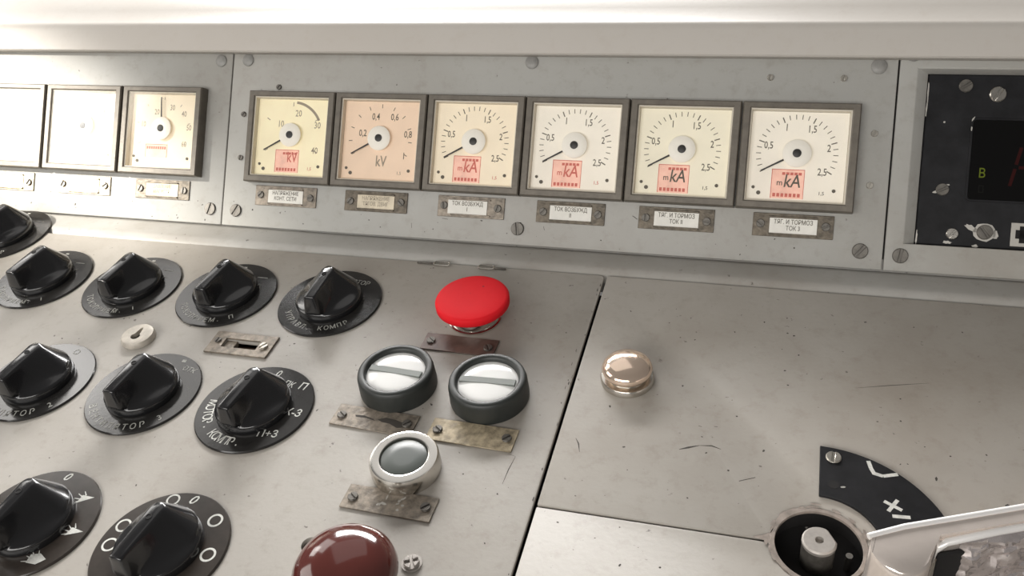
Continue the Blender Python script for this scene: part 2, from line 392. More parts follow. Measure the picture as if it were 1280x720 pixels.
# ------------------------------------------------------------------ square gauges
HX, HY, DZ = -.5, 2.4, 3.6
def gauge(cx, label, kind):
    cy = -.1 if cx > -280 else 1.6
    t = thing('panel_gauge', PF, cx, cy, label, 'gauge', 'square panel gauges')
    ox, oy = (41.0, 39.2)
    def q(x0, x1, y0, y1, z): return [(x0, y0, z), (x1, y0, z), (x1, y1, z), (x0, y1, z)]
    i0 = (-35.2, 35.2, -33.6, 34.4)
    mb = MB(); mb.loops([q(-ox, ox, -oy, oy, 0), q(-ox, ox, -oy, oy, 8.8), q(-ox + .9, ox - .9, -oy + .9, oy - .9, 10), q(i0[0] - .8, i0[1] + .8, i0[2] - .8, i0[3] + .8, 10), q(*i0, 9.3), q(*i0, 8.0)], True, False)
    mb.out('bezel', M['bezel'], t, local=L0, smooth=25)
    mb = MB(); mb.loops([q(*i0, 8.6), q(i0[0] + .9, i0[1] - .9, i0[2] + .9, i0[3] - .9, 8.2), q(i0[0] + 1.2, i0[1] - 1.2, i0[2] + 1.2, i0[3] - 1.2, DZ)], False, False)
    mb.out('inner_frame', M['inner'], t, local=L0, smooth=25)
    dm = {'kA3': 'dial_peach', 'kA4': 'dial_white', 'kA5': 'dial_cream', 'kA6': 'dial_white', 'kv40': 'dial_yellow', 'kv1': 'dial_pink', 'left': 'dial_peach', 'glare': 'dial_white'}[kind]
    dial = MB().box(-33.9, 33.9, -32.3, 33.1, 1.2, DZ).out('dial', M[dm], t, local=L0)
    z = DZ + .05
    ink = M['ink'] if kind.startswith('kA') or kind in ('kv1', 'left') else M['faint']
    mk = MB()
    def tick(a, r0, r1, wd):
        c, s_ = math.cos(a), math.sin(a)
        mk.face([(HX + r * c - k * wd * s_, HY + r * s_ + k * wd * c, z) for r, k in ((r0, 1), (r0, -1), (r1, -1), (r1, 1))])
    if kind.startswith('kA'):
        for i in range(26): tick(R(209 - 238 * i / 25), 25.3 if i % 5 else 24.6, 28.8, .28 if i % 5 else .4)
        for s_, px, py in (('0,5', -20.2, 5.6), ('1', -8.3, 19), ('1,5', 9.5, 18.2), ('2', 22.0, 4.6), ('2,5', 18.6, -12.8)):
            mk.text(s_, HX + px, HY + py, z, 5.3, 0, .74)
    elif kind == 'kv40':
        for i in range(5): tick(R(209 - 238 * i / 4), 25, 28.5, .35)
        for s_, px, py in (('10', -11, 9.4), ('20', 5.4, 18.8), ('30', 24, 9), ('40', 23, -12.6)): mk.text(s_, HX + px, HY + py, z, 5.6, 0, .8)
        mk2 = [R(84 - 56 * i / 14) for i in range(15)]
        for a, b in zip(mk2, mk2[1:]): mk.face([(HX + r * math.cos(g), HY + r * math.sin(g), z) for r, g in ((27.4, a), (27.4, b), (29.6, b), (29.6, a))])
    elif kind == 'kv1':
        for i in range(11): tick(R(209 - 238 * i / 10), 25.4, 28.6, .3)
        for s_, px, py in (('0,2', -17, 4), ('0,4', -5.5, 18), ('0,6', 12.4, 18), ('0,8', 26, 4), ('1', 23.5, -14)): mk.text(s_, HX + px * .95, HY + py, z, 5.6, 0, .75)
    else:
        for i in range(7): tick(R(209 - 238 * i / 6), 26, 28.5, .3)
        for s_, px, py in (('10', -21, 3.6), ('20', -7.5, 14.8), ('30', 8.5, 19), ('40', 21, 13.6), ('50', 27, 1.4), ('60', 23, -13.4)): mk.text(s_, HX + px, HY + py, z, 5.0, 0, .75)
    mk.out('scale_markings', ink if kind != 'left' else M['faint'], dial, local=L0, smooth=0)['kind'] = 'stuff'
    # red sticker with its print
    if kind in ('kA3', 'kA4', 'kA5', 'kA6', 'kv40', 'left'):
        sx0, sx1, sy0, sy1 = (-17, 6.2, -33, -11.5) if kind.startswith('kA') else ((-14.5, 8, -32, -12.5) if kind == 'kv40' else (-17.5, 5.5, -26, -14))
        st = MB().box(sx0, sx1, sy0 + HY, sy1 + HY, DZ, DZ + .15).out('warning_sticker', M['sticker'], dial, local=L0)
        r_ = MB(); zz = DZ + .2
        for (x0, x1, y0, y1) in ((sx0, sx1, sy1 - .5, sy1), (sx0, sx0 + .5, sy0, sy1), (sx1 - .4, sx1, sy0, sy1)):
            r_.face([(x0, y0 + HY, zz), (x1, y0 + HY, zz), (x1, y1 + HY, zz), (x0, y1 + HY, zz)])
        if kind == 'left':
            for j in range(9): r_.box(sx0 + 1.5 + j * 2.3, sx0 + 3.1 + j * 2.3, sy1 - 4.5 + HY, sy1 - 2.0 + HY, zz - .03, zz)
        else:
            for j in range(7):
                x = sx0 + 1.6 + j * (sx1 - sx0 - 3) / 7
                r_.box(x, x + 2.0, sy0 + 1.2 + HY, sy0 + 3.8 + HY, zz - .03, zz)
                if j > 1: r_.box(x, x + 2.2, sy1 - 4.2 + HY, sy1 - 2.2 + HY, zz - .03, zz)
        r_.out('sticker_print', M['redink'], dial, local=L0, smooth=0)
    if kind.startswith('kA') or kind in ('kv40', 'kv1'):
        u = MB()
        if kind.startswith('kA'): u.text('kA', HX - 1.5, HY - 20.5, DZ + .3, 9.6, 0, .78, shear=.12); u.text('m', HX - 10.5, HY - 21.5, DZ + .3, 4.5, 0, .9)
        else: u.text('kV', HX + 2.2, HY - 19.2, DZ + .3, 9.0, 0, .72)
        u.text('1,5', HX + 19, HY - 28.3, z, 2.6, 0, 1.0)
        u.out('unit_lettering', M['redink'] if kind in ('kv40', 'kA3', 'kA4') else (M['ink'] if kind != 'kv1' else M['faint']), dial, local=L0, smooth=0)
    for px, py, rr in ((-29, -25.5, 1.2), (-25, -29.5, 1.5), (27.5, -26, 1.3)): MB().lathe([(rr, DZ), (rr, DZ + .5)], HX + px, HY + py, 14).out('dial_screw', M['ink'] if kind != 'glare' else M['faint'], dial, local=L0)
    # needle, hub
    na = R(209 if kind not in ('left', 'glare') else 94)
    nd = MB(); c, s_ = math.cos(na), math.sin(na)
    nd.prism([(HX + r * c - k * s_, HY + r * s_ + k * c) for r, k in ((6, .75), (6, -.75), (28, -.45), (28, .45))], DZ + 2.4, DZ + 2.8)
    nd.out('needle', M['needle'] if kind != 'glare' else M['hub'], t, local=L0)  # glare dials: needle coloured white, overexposure painted in
    hb = MB().lathe([(9.6, DZ + 1.6), (10.2, DZ + 2.2), (10.2, DZ + 3.0), (9.6, DZ + 3.5), (4, DZ + 3.7)], HX, HY, 36).out('hub_cap', M['hub'], t, local=L0)
    MB().lathe([(3.1, DZ + 3.5), (3.1, DZ + 4.2), (2.4, DZ + 4.5)], HX, HY, 20).out('hub_pin', M['needle'], t, local=L0)
    MB().box(i0[0] + .1, i0[1] - .1, i0[2] + .1, i0[3] - .1, 8.2, 8.7).out('glass_pane', M['glass'], t, local=L0)
    return t
P83 = 83.044
for i, (lab, kind) in enumerate((('yellowed square kV gauge with a thick arc, first in the middle panel row', 'kv40'),
        ('pinkish brown square kV gauge right of the yellowed one', 'kv1'), ('peach tinted square kA gauge with small red sticker, third in the middle panel row', 'kA3'),
        ('pale square kA gauge with red sticker, directly above the plate worded ТОК ВОЗБУЖД II', 'kA4'),
        ('cream square kA gauge, second from the right end of the gauge row', 'kA5'), ('largest looking square kA gauge at the right end of the row', 'kA6'))):
    gauge((i - 2.5) * P83, lab, kind)
gauge(-337.5, 'square gauge with upright needle, last before the left panel seam', 'left')
gauge(-421.8, 'glaring white square gauge, middle one of three on the left panel', 'glare')
gauge(-506.0, 'glaring white square gauge cut off by the left edge', 'glare')

# label holders under the gauges
def holder(cx, lines, label, old=False, w_=57, mat='tag', dx=0):
    t = thing('label_holder', PF, cx, -50.2, label, 'label', 'label holders under the gauges')
    b = w_ / 2
    MB().box(-b, b, -8.6, 8.6, 0, .9).out('backing_plate', M[mat], t, local=L0, bevel=.25, seg=1)
    for y0_, y1_ in ((5.4, 6.6), (-7.2, -6.0)): MB().box(-16.8, 16.8, y0_, y1_, .9, 2.2).out('clip_rail', M[mat], t, local=L0, bevel=.2, seg=1)
    MB().box(-16.5 + dx, 17 + dx, -6.0, 5.2, .9, 1.4).out('paper_insert', M['paper_old' if old else 'paper'], t, local=L0)
    tx = MB(); n = len(lines)
    for i, l in enumerate(lines): tx.text(l, .2 + dx, (2.4 - 4.6 * i) if n > 1 else .5, 1.5, 3.3, 0, min(.78, 31 / (len(l) * 3.3 * .80)))
    tx.out('lettering', M['ink'] if not old else M['faint'], t, local=L0, smooth=0)['kind'] = 'stuff'
    for x in (-b + 5.5, b - 5.5): screw(t, x, random.uniform(-.6, .6), .9, 3.1, 'screw', random.uniform(0, 3), 1.3)
    return t
holder(208.5, ['ТЯГ. И ТОРМОЗ', 'ТОК 3'], 'dark holder with white slip reading ТОК 3 under the last gauge')
holder(123.4, ['ТЯГ. И ТОРМОЗ', 'ТОК II'], 'dark holder with white slip, two lines ending ТОК II')
holder(41, ['ТОК ВОЗБУЖД', 'II'], 'dark holder with white slip reading ТОК ВОЗБУЖД II, rusty lower edge', w_=55)
holder(-41.8, ['ТОК ВОЗБУЖД', 'I'], 'scuffed holder with off-white slip reading ТОК ВОЗБУЖД I', mat='tag_grey', dx=-3)
holder(-126, ['НАПРЯЖЕНИЕ', 'ТЯГОВ. ДВИГ'], 'worn holder with yellowed two-line slip under the pinkish gauge', True)
holder(-211, ['НАПРЯЖЕНИЕ', 'КОНТ. СЕТИ'], 'worn holder with pale two-line slip under the yellowed gauge', False, 59, 'tag_grey')
holder(-336.2, ['ДАВЛЕНИЕ', 'МАГИСТР.'], 'worn holder with creamy slip left of the panel seam, under the upright needle', True)
holder(-421.4, [' '], 'pale blank holder under the middle glaring gauge', False, 58, 'tag_pale')  # paler metal and an empty slip
holder(-508, [' '], 'pale blank holder cut off by the left edge', False, 58, 'tag_pale')

# ------------------------------------------------------------------ black display module
t = thing('display_module', PF, 292.5, -58, 'black display module with chipped edges at the right end', 'display')
face = MB().box(.5, 218.4, .6, 122.4, -12, -6.5)
face = face.out('face_plate', M['module'], t, local=L0, bevel=.7, seg=1)
x0 = -292.5; y0 = 58
mb = MB(); ring_prism(mb, rrect(30.6, 150, 33, 92, 3), rrect(32.0, 148.6, 34.4, 90.6, 2.2), -6.5, -5.2)
mb.out('screen_frame', M['module'], t, local=L0, bevel=.3, seg=1)
MB().prism(rrect(32, 148.6, 34.4, 90.6, 2.2), -7, -6.3).out('screen', M['screen'], t, local=L0)
MB().prism(rrect(32.1, 148.5, 34.5, 90.5, 2.2), -5.7, -5.4).out('screen_glass', M['smoked'], t, local=L0)
tx = MB(); tx.text('В', 40.2, 52.8, -6.1, 6.6, 0, .8); tx.out('lit_indicator', M['led_yellow'], t, local=L0, smooth=0)
tx = MB(); ring_prism(tx, rect(38.6, 42, 39.2, 44.6), rect(39.3, 41.3, 39.9, 43.9), -6.2, -6.1); tx.out('unlit_indicator', M['led_off'], t, local=L0, smooth=0)
tx = MB()
def seg(a, b, wd):
    a = Vector(a); b = Vector(b); d_ = (b - a).normalized(); nn = Vector((-d_.y, d_.x)) * wd
    tx.prism([tuple(a + d_ * 1 + nn), tuple(a + d_ * 1 - nn), tuple(b - d_ * 1 - nn), tuple(b - d_ * 1 + nn)], -6.25, -6.1)
for (a, b) in (((58, 44), (61, 58)), ((61, 59), (64, 73)), ((65, 74), (82, 74)), ((62, 58), (79, 58)), ((79, 44), (82, 58)), ((82, 59), (85, 73))): seg(a, b, 1.1)
tx.out('red_digit', M['led_red'], t, local=L0, smooth=0)
screw(t, 25.2, 114.5, -6.5, 4.6, 'screw', .6, 1.6, name='bolt'); screw(t, 46, 108.8, -6.5, 5.4, 'steel', 1.0, 2.2, name='bolt')
screw(t, 15.6, 40.4, -6.5, 4.4, 'screw', .5, 1.6, name='bolt'); screw(t, 24.3, 9.3, -6.5, 4.0, 'steel', .9, 1.8, name='bolt'); screw(t, 45, 11.6, -6.5, 5.2, 'screw', 2.2, 2.6, name='bolt')
mb = MB()
def blob(mb, cx, cy, rx, ry, rot, jag, k=14, z=-6.44):
    mb.face([(cx + (rx * math.cos(a) * math.cos(rot) - ry * math.sin(a) * math.sin(rot)) * q, cy + (rx * math.cos(a) * math.sin(rot) + ry * math.sin(a) * math.cos(rot)) * q, z)
             for a, q in [(2 * PI * i / k, 1 + random.uniform(-jag, jag)) for i in range(k)]])
blob(mb, 45, 11.8, 7.2, 6.4, 0, .1); blob(mb, 36.5, 14.2, 4.6, 1.7, -.5, .25); blob(mb, 52, 10.5, 1.8, 3, .2, .2)
blob(mb, 21.5, 3.2, 2.9, 1.1, 0, .3); blob(mb, 39.5, 1.6, 2.0, 1.0, 0, .3); blob(mb, 11.8, 38.7, 2.4, .8, .4, .3); blob(mb, 17.5, 43.6, 2.4, .7, .2, .3)
blob(mb, .9, 109, .5, 9, .02, .3); blob(mb, .7, 97.5, .5, 6, -.02, .3); blob(mb, 1.2, 5, .6, 5, 0, .3); blob(mb, 13.2, 88.5, .8, .7, 0, .2); blob(mb, 30.9, 84, .5, 1.6, 0, .2, z=-5.1); blob(mb, 31.5, 91, .5, 1.8, -.5, .2, z=-5.1)
mb.out('paint_chips', M['chip'], t, local=L0, smooth=0)['kind'] = 'stuff'
so_ = MB().box(61.5, 77, 3.0, 19.5, -6.5, -6.1).out('socket_plate', M['chip'], t, local=L0, bevel=.2, seg=1)
mb = MB(); mb.box(64.5, 74.5, 8.5, 14.5, -6.1, -5.7); mb.box(67, 72, 5.5, 17.2, -6.1, -5.7); mb.out('socket_opening', M['hole'], t, local=L0)

# ------------------------------------------------------------------ rotary switches
def knob_mesh():
    """round skirt that rises into a bar pointer: wide and sloping at the back, hollowed on both sides towards a narrow square front"""
    K = 14
    def tear(z):
        k = (z - 9) / 16.0
        uf, ub = 27.0 - 2.2 * k, -24.5 + 11 * k
        wf, wb = 6.6 - 2.4 * k, 21.0 - 16.6 * k ** .92
        um = -7 - 1.5 * k
        pts = [(uf, 0), (uf, wf * .55), (uf - .3, wf * .9), (uf - 1.2, wf)]
        for i in range(1, K + 1):
            t_ = i / K; u = uf - 1.2 + (um - uf + 1.2) * t_
            q = t_ ** 2 * (1.25 - .25 * t_); pts.append((u, wf + (wb - wf) * q))
        for i in range(1, 11):
            a = PI / 2 * i / 10; pts.append((um + (ub - um) * math.sin(a), wb * math.cos(a) ** .9 if i < 10 else 0))
        return pts
    base = tear(11); ang = [math.atan2(y, x) for x, y in base]
    def full(half): return half + [(x, -y) for x, y in reversed(half[1:-1])]
    rows = []
    for z, r in ((1.5, 24.6), (2.6, 25.0), (6.4, 24.7)): rows.append([(r * math.cos(a), r * math.sin(a), z) for a in ang])
    for z, r, k in ((7.4, 24.2, .0), (8.1, 23.4, .10), (8.7, 23, .35), (9.5, 24, .68), (10.4, 24, .88), (11.6, 24, .97), (13, 24, 1), (16, 24, 1), (19.5, 24, 1), (22.5, 24, 1), (24.2, 24, 1)):
        tp = tear(max(z, 9)); rows.append([(x * k + (1 - k) * r * math.cos(a), y * k + (1 - k) * r * math.sin(a), z) for (x, y), a in zip(tp, ang)])
    tp = tear(24.8); rows.append([(x * .985, y * .9, 24.9) for x, y in tp]); rows.append([(x * .96, y * .72, 25.2) for x, y in tp])
    mb = MB()
    return mb.loops([[(x, y, rw[0][2]) for x, y in full([(p[0], p[1]) for p in rw])] for rw in rows])
KN = knob_mesh(); kdata = None; pdata = [None]
def light_icon(mb, cx, cy, rot, k=1.0, full=False):
    """pictogram: a wedge with rays, as engraved on the plate"""
    def tr(x, y): return (cx + k * (x * math.cos(rot) - y * math.sin(rot)), cy + k * (x * math.sin(rot) + y * math.cos(rot)))
    mb.face([(*tr(x, y), 1.65) for x, y in ((-4, -3), (6.5, -.6), (-1.5, 2.6))] if not full else [(*tr(x, y), 1.65) for x, y in ((-4.5, -3), (2, -3.6), (6.5, .2), (1, 3.6), (-4.5, 2.4))])
    for i, (x, y, dx, dy) in enumerate(((-3.4, -2, -4.5, -.6), (-2.6, -.2, -4.0, 1.4), (-1.6, 1.4, -3.0, 2.8), (.6, 2, -1.6, 3.4))):
        d = Vector((dx, dy)); nn = Vector((-d.y, d.x)).normalized() * .45
        mb.face([(*tr(x + nn.x, y + nn.y), 1.65), (*tr(x - nn.x, y - nn.y), 1.65), (*tr(x + dx - nn.x * .4, y + dy - nn.y * .4), 1.65), (*tr(x + dx + nn.x * .4, y + dy + nn.y * .4), 1.65)])
def rotary(x, y, label, print_, plate='plate_black', rot=267, letter='white_dim'):
    global kdata
    t = thing('rotary_switch', DF, x, y, label, 'switch', 'rotary switches on the left desk plate')
    MB().lathe([(39.3, 0), (39.3, .9), (38.7, 1.5)], n=72).out('dial_plate', M[plate], t, local=L0)
    if kdata is None:
        k = KN.out('knob', M['bakelite'], t, local=loc(0, 0, 0, R(rot)), smooth=55); kdata = k.data
    else:
        k = bpy.data.objects.new('knob', kdata); C.objects.link(k); k.parent = t; k.matrix_local = loc(0, 0, 0, R(rot))
    if pdata[0] is None:
        q = MB().lathe([(1.7, 25.15), (1.9, 25.5), (1.5, 25.55), (1.2, 25.25)], -3, 0, 18).out('pointer_dot', M['hole'], k, local=L0); pdata[0] = q.data
    else:
        q = bpy.data.objects.new('pointer_dot', pdata[0]); C.objects.link(q); q.parent = k; q.matrix_local = L0
    tx = MB(); print_(tx)
    tx.out('lettering', M[letter], t, local=L0, smooth=0)['kind'] = 'stuff'
    return t
Z = 1.62
def ring2(mb, cx, cy, r, wd):
    ring_prism(mb, circle(cx, cy, r, 20), circle(cx, cy, r - wd, 20), Z - .02, Z)
def pr_top(word):
    def f(mb):
        mb.arc_text(word, 32.5, R(212), R(306), Z, 4.6); mb.box(-3.5, -.5, 33, 34.6, Z - .02, Z)
        for j in range(3): mb.box(15 - j * .6, 24 - j * .6, 22.5 - j * 9, 23.3 - j * 9, Z - .02, Z)
    return f
def pr_r1c4(mb):
    mb.arc_text('УПРАВЛ. КОМПР', 31.5, R(212), R(316), Z, 4.6); mb.text('ВТОР', 14.8, 25.2, Z, 5.0, -.1, .8); mb.box(-3.6, -.6, 32.4, 34.4, Z - .02, Z)
def pr_r2c3(mb):
    mb.arc_text('МОТОР. КОМПР.', 31.0, R(182), R(278), Z, 6.4, .8); mb.text('0', 1.2, 32.2, Z, 6.2, -.1, .9, shear=.1)
    mb.text('ПК', 13.4, 23.8, Z, 5, -.2, .8); mb.text('П', 24, 23.2, Z, 6.4, -.1, .9, shear=.1); mb.text('К-З', 28.5, -.4, Z, 6.2, -.05, .85); mb.text('П+З', 20.5, -20.6, Z, 5.8, .1, .9)
def pr_r2c2(mb):
    mb.arc_text('ВЕНТИЛЯТОР 3', 33.6, R(214), R(322), Z, 5.2); mb.box(10, 13.2, 31.6, 34.2, Z - .02, Z); mb.text('ОТК', 20.5, 25, Z, 4.6, -.2, .85)
def pr_r2c1(mb):
    mb.arc_text('ВЕНТИЛЯТОР 2', 33.6, R(214), R(322), Z, 5.2); ring2(mb, 9, 31.5, 2.6, .7)
def pr_r3c2(mb):
    mb.text('0', 1.0, 34, Z, 6.6, -.2, 1, shear=.2); ring2(mb, 21.8, 23.2, 4.6, 1.3); ring2(mb, 30.2, 1.2, 4.6, 1.3); ring2(mb, -31, 9.6, 4.6, 1.2); ring2(mb, -31, -3.8, 4.6, 1.2); ring2(mb, -12, 32, 4.2, 1.1)
def pr_r3c1(mb):
    mb.text('0', -1, 34, Z, 6.2, -.2, 1, shear=.2); light_icon(mb, 20.5, 21.5, .35); light_icon(mb, 29.8, -1, .2); light_icon(mb, 20.5, -22, .1, 1.0, True)
rotary(-465.5, 27.5, 'black rotary switch cut off by the left edge, back row', pr_top('ПРОЖЕКТОР'))
rotary(-379.1, -27.4, 'black rotary switch left of the one behind the keyhole lock, back row', pr_top('ТОКОПРИЕМ. I'))
rotary(-292.5, -27.1, 'black rotary switch behind the keyhole lock, second of the back row', pr_top('ТОКОПРИЕМ. I'))
rotary(-206.7, -25.7, 'black rotary switch behind the slotted metal plate, back row', pr_top('ТОКОПРИЕМ. П'))
rotary(-118.9, -23.9, 'black rotary switch nearest the red button, right end of back row', pr_r1c4, 'plate_black', 271)
rotary(-293.7, -137.9, 'black rotary switch cut by the left edge, middle row', pr_r2c1)
rotary(-207.5, -135.6, 'black rotary switch with plate ending in figure 3, middle row', pr_r2c2)
rotary(-121.1, -136.5, 'black rotary switch with letters П and К-З around, right end of middle row', pr_r2c3, 'plate_black', 265, 'white')
rotary(-208.9, -246.6, 'black rotary switch with lamp pictograms in the bottom left corner', pr_r3c1, 'plate_tinted', 267, 'white')
rotary(-120.0, -247.9, 'black rotary switch with white ring symbols on plate tinted by a brown reflection, front row', pr_r3c2, 'plate_tinted', 264, 'white')

# ------------------------------------------------------------------ buttons and lamps
t = thing('emergency_button', DF, -3.6, -25.6, 'large red mushroom button on a chrome collar', 'button')
MB().lathe([(19, 0), (19, 1.2), (17.6, 1.6), (17.4, 12)], n=48).out('collar', M['chrome'], t, local=L0)
cap = MB().lathe([(17, 11.6), (25.0, 12.2), (26.2, 13.4), (26.3, 17.4), (25.6, 18.6), (23.8, 19.2), (15, 19.7), (6, 19.9)], n=64).out('mushroom_cap', M['red'], t, local=L0, smooth=60)
mb = MB()
for x, y, q in ((-21.5, -3, 1.0), (5, 12, .9), (14, 14, 1.1), (20.5, 11.5, .8), (8, 17, .7), (21, 4, .6), (-2, 3, .35)):
    mb.face([(x + q * random.uniform(.6, 1.2) * math.cos(a), y + q * .7 * random.uniform(.6, 1.2) * math.sin(a), 20.0 if x * x + y * y < 200 else (19.25 if x * x + y * y < 440 else 18.6)) for a in [2 * PI * i / 7 for i in range(7)]])
mb.out('dirt_specks', plain('dark red dirt', (.20, .01, .015), .7), cap, local=L0, smooth=0)['kind'] = 'stuff'
def lamp(x, y, label, tilt):
    t = thing('indicator_lamp', DF, x, y, label, 'lamp', 'pair of indicator lamps')
    MB().lathe([(25.4, 0), (25.6, 2), (25.2, 12), (24.6, 14.4), (23.6, 15.2), (21.4, 15.3), (20.4, 14.9), (19.6, 13.6), (19.4, 10)], n=64, cap1=False).out('ring', M['rubber'], t, local=L0, smooth=50)
    z0 = 11
    ln = MB().lathe([(19.4, z0 - 1), (19.4, z0 + 1.0), (18, z0 + 1.5), (10, z0 + 2.3), (3, z0 + 2.6)], n=56).out('lens', M['lens'], t, local=L0, smooth=60)
    b = MB(); b.box(-18.2, 18.2, -2.7, 2.7, z0 + .4, z0 + 2.9)
    b.out('lens_bar', M['lensbar'], t, local=loc(0, 0, 0, tilt), bevel=.3, seg=1)
lamp(-33.2, -100.6, 'left of two black ringed lamps with white lens and grey bar', R(-3))
lamp(29.4, -100.0, 'right of two black ringed lamps, nearer the long seam', R(2))
t = thing('push_button', DF, -2.3, -167.2, 'chrome ringed push button with dark round face', 'button')
MB().lathe([(20.8, 0), (21, 2), (20.8, 9), (19.9, 11), (16.2, 11.6), (14.6, 11.2), (14.2, 9.5)], n=60, cap1=False).out('chrome_ring', M['chrome'], t, local=L0, smooth=40)
MB().lathe([(14.2, 6), (14.1, 9.7), (13.2, 10.4), (6, 10.6)], n=48).out('button_face', M['button'], t, local=L0, smooth=50)
t = thing('dome_button', DF, 113.0, -71.5, 'small bright domed knob alone on the right desk plate', 'button')
MB().lathe([(16.8, 0), (17, 3), (16.2, 4.2), (13, 4.6), (12.6, 7)], n=48).out('collar', M['steel'], t, local=L0, smooth=40)
MB().lathe([(12, 6.6), (15.4, 8.2), (16.0, 10.2), (15.3, 12.4), (13.6, 14.2), (9.6, 15.6), (5, 16.3), (1.5, 16.5)], n=56).out('dome_cap', M['brass'], t, local=L0, smooth=70)
t = thing('mushroom_button', DF, 0.2, -252.5, 'glossy maroon mushroom knob at the bottom edge', 'button')
MB().lathe([(15, 0), (15, 2), (12, 3), (11.5, 13)], n=40).out('stem', M['steel'], t, local=L0)
MB().lathe([(10, 11), (22, 12), (26.2, 15), (27.2, 19), (26.4, 23), (23.6, 27.5), (19, 31), (13, 33.2), (6, 34.2), (1.5, 34.4)], n=64).out('mushroom_cap', M['maroon'], t, local=L0, smooth=80)

# keyhole lock, slotted plate, loose screw
t = thing('keyhole_lock', DF, -247.0, -84.0, 'round grey key lock with dark keyhole in left desk plate', 'lock')
kh = []
for i in range(24):
    a = 2 * PI * i / 24
    r = 3.6
    x, y = r * math.cos(a), r * math.sin(a) - 2.2
    if y > -.6: y = -.6 + (y + .6) * 4.0; x = x * .62
    kh.append((x, y))
mb = MB(); n = 24
outs = [(12.4, 0), (12.6, 2.5), (11.6, 4.4), (9.6, 5)]
ls = [[(r * math.cos(2 * PI * i / n), r * math.sin(2 * PI * i / n), z) for i in range(n)] for r, z in outs] + [[(x, y, 4.6) for x, y in kh], [(x, y, 1.0) for x, y in kh]]
mb.loops(ls, True, False).out('lock_ring', M['lock'], t, local=L0, smooth=40)
MB().prism(kh, .8, 1.1).out('keyhole', M['hole'], t, local=L0)
t = thing('slotted_plate', DF, -163.5, -79.0, 'bare metal plate with long dark slot behind middle-row switches', 'plate')
mb = MB(); ring_prism(mb, rect(-25, 25, -11.2, 11.2), rect(-14.5, 13.5, -4.5, 4.5), 0, 1.4); mb.out('slot_frame', M['tag_grey'], t, local=L0, bevel=.25, seg=1)
MB().box(-14.5, 13.5, -4.5, 4.5, -13, -6).out('slot_floor', M['rust'], t, local=L0)
MB().box(-14.5, -6, -4.5, 4.5, -5, -1).out('slide', M['tag_grey'], t, local=L0, bevel=.3, seg=1)
screw(t, 18.5, -.5, 1.4, 3.2, 'screw_bright', 1.0, 1.6); screw(t, -19.5, 1, 1.4, 2.6, 'screw', 1.6, 1.2)
o = bpy.data.objects.new('x', None); bpy.data.objects.remove(o)
t = thing('cross_screw', DF, 24.2, -229.1, 'small cross-head screw on a washer right of maroon knob', 'screw')
MB().lathe([(5.6, 0), (5.6, .8)], n=24).out('washer', M['shaft'], t, local=L0)
screw(t, 0, 0, .8, 4.4, 'shaft', .5, 2.0, True, 'screw_head')

# name tags on the desk
def nametag(x, y, label, mat, w_=56, h_=17, rot=-1.5, sm='screw', seed=1):
    t = thing('name_tag', DF, x, y, label, 'tag', 'riveted name tags on the desk', R(rot))
    MB().box(-w_ / 2, w_ / 2, -h_ / 2, h_ / 2, 0, .9).out('tag_plate', M[mat], t, local=L0, bevel=.2, seg=1)
    for sx in (-1, 1): screw(t, sx * (w_ / 2 - 5.5), random.uniform(-1, 1), .9, 3.1, sm, random.uniform(0, 3), 1.4)
    random.seed(seed); mb = MB()
    return t
nametag(-5.8, -55.4, 'dark brown tag half hidden below the red button', 'tag_dark', 53, 16.6, -1)
t = nametag(-37.3, -133.2, 'scratched brassy tag in front of the left lamp', 'tag_grey', 56, 18, -2.6)
mb = MB(); mb.prism([(2, .5), (7, 3.2), (14, 2.6), (20, 1.2), (23, -2.2), (17, -3.6), (11, -1.2), (6, -1.0)], .88, .96); mb.prism([(-14, 1.4), (-8, 2), (-1, .4), (1, -.8), (-6, .2), (-13, -.2)], .88, .95)
mb.out('scorched_patch', M['scratch'], t, local=L0, smooth=0)
nametag(28.2, -134.6, 'palest brassy tag in front of the right lamp', 'tag_pale', 55.5, 18, -1.6)
t = nametag(-3.2, -193.3, 'grey scuffed tag in front of the chrome ringed button', 'tag_grey', 55.6, 17, -1)
mb = MB()
for i in range(9): blob(mb, random.uniform(-6, 20), random.uniform(-4.5, 4.5), random.uniform(.8, 2.2), random.uniform(.4, 1.0), random.uniform(0, 3), .3, 9, .95)
mb.out('scuffs', M['chip'], t, local=L0, smooth=0)['kind'] = 'stuff'

# small catches at the back edge of the desk
for x, lab in ((-50, 'small dark wire catch at back desk edge, left one'), (-13.5, 'small bright wire catch at back desk edge, right one')):
    t = thing('wire_catch', DF, x, 33.0, lab, 'catch')
    MB().tube([(-5, -1, 1), (4.5, -1, 1), (6.5, 0, 1), (6.5, 2.5, 1), (4.5, 3.2, 1), (-5, 3.2, 1), (-6, 1, 1), (-5, -1, 1)], .7, 6).out('loop', M['steel'], t, local=L0)
    (MB().box(-20, -6, .2, 1.6, 0, 1.2) if x < -30 else MB().box(6.5, 16, .2, 1.6, 0, 1.2)).out('tongue', M['screw'], t, local=L0, bevel=.2, seg=1)

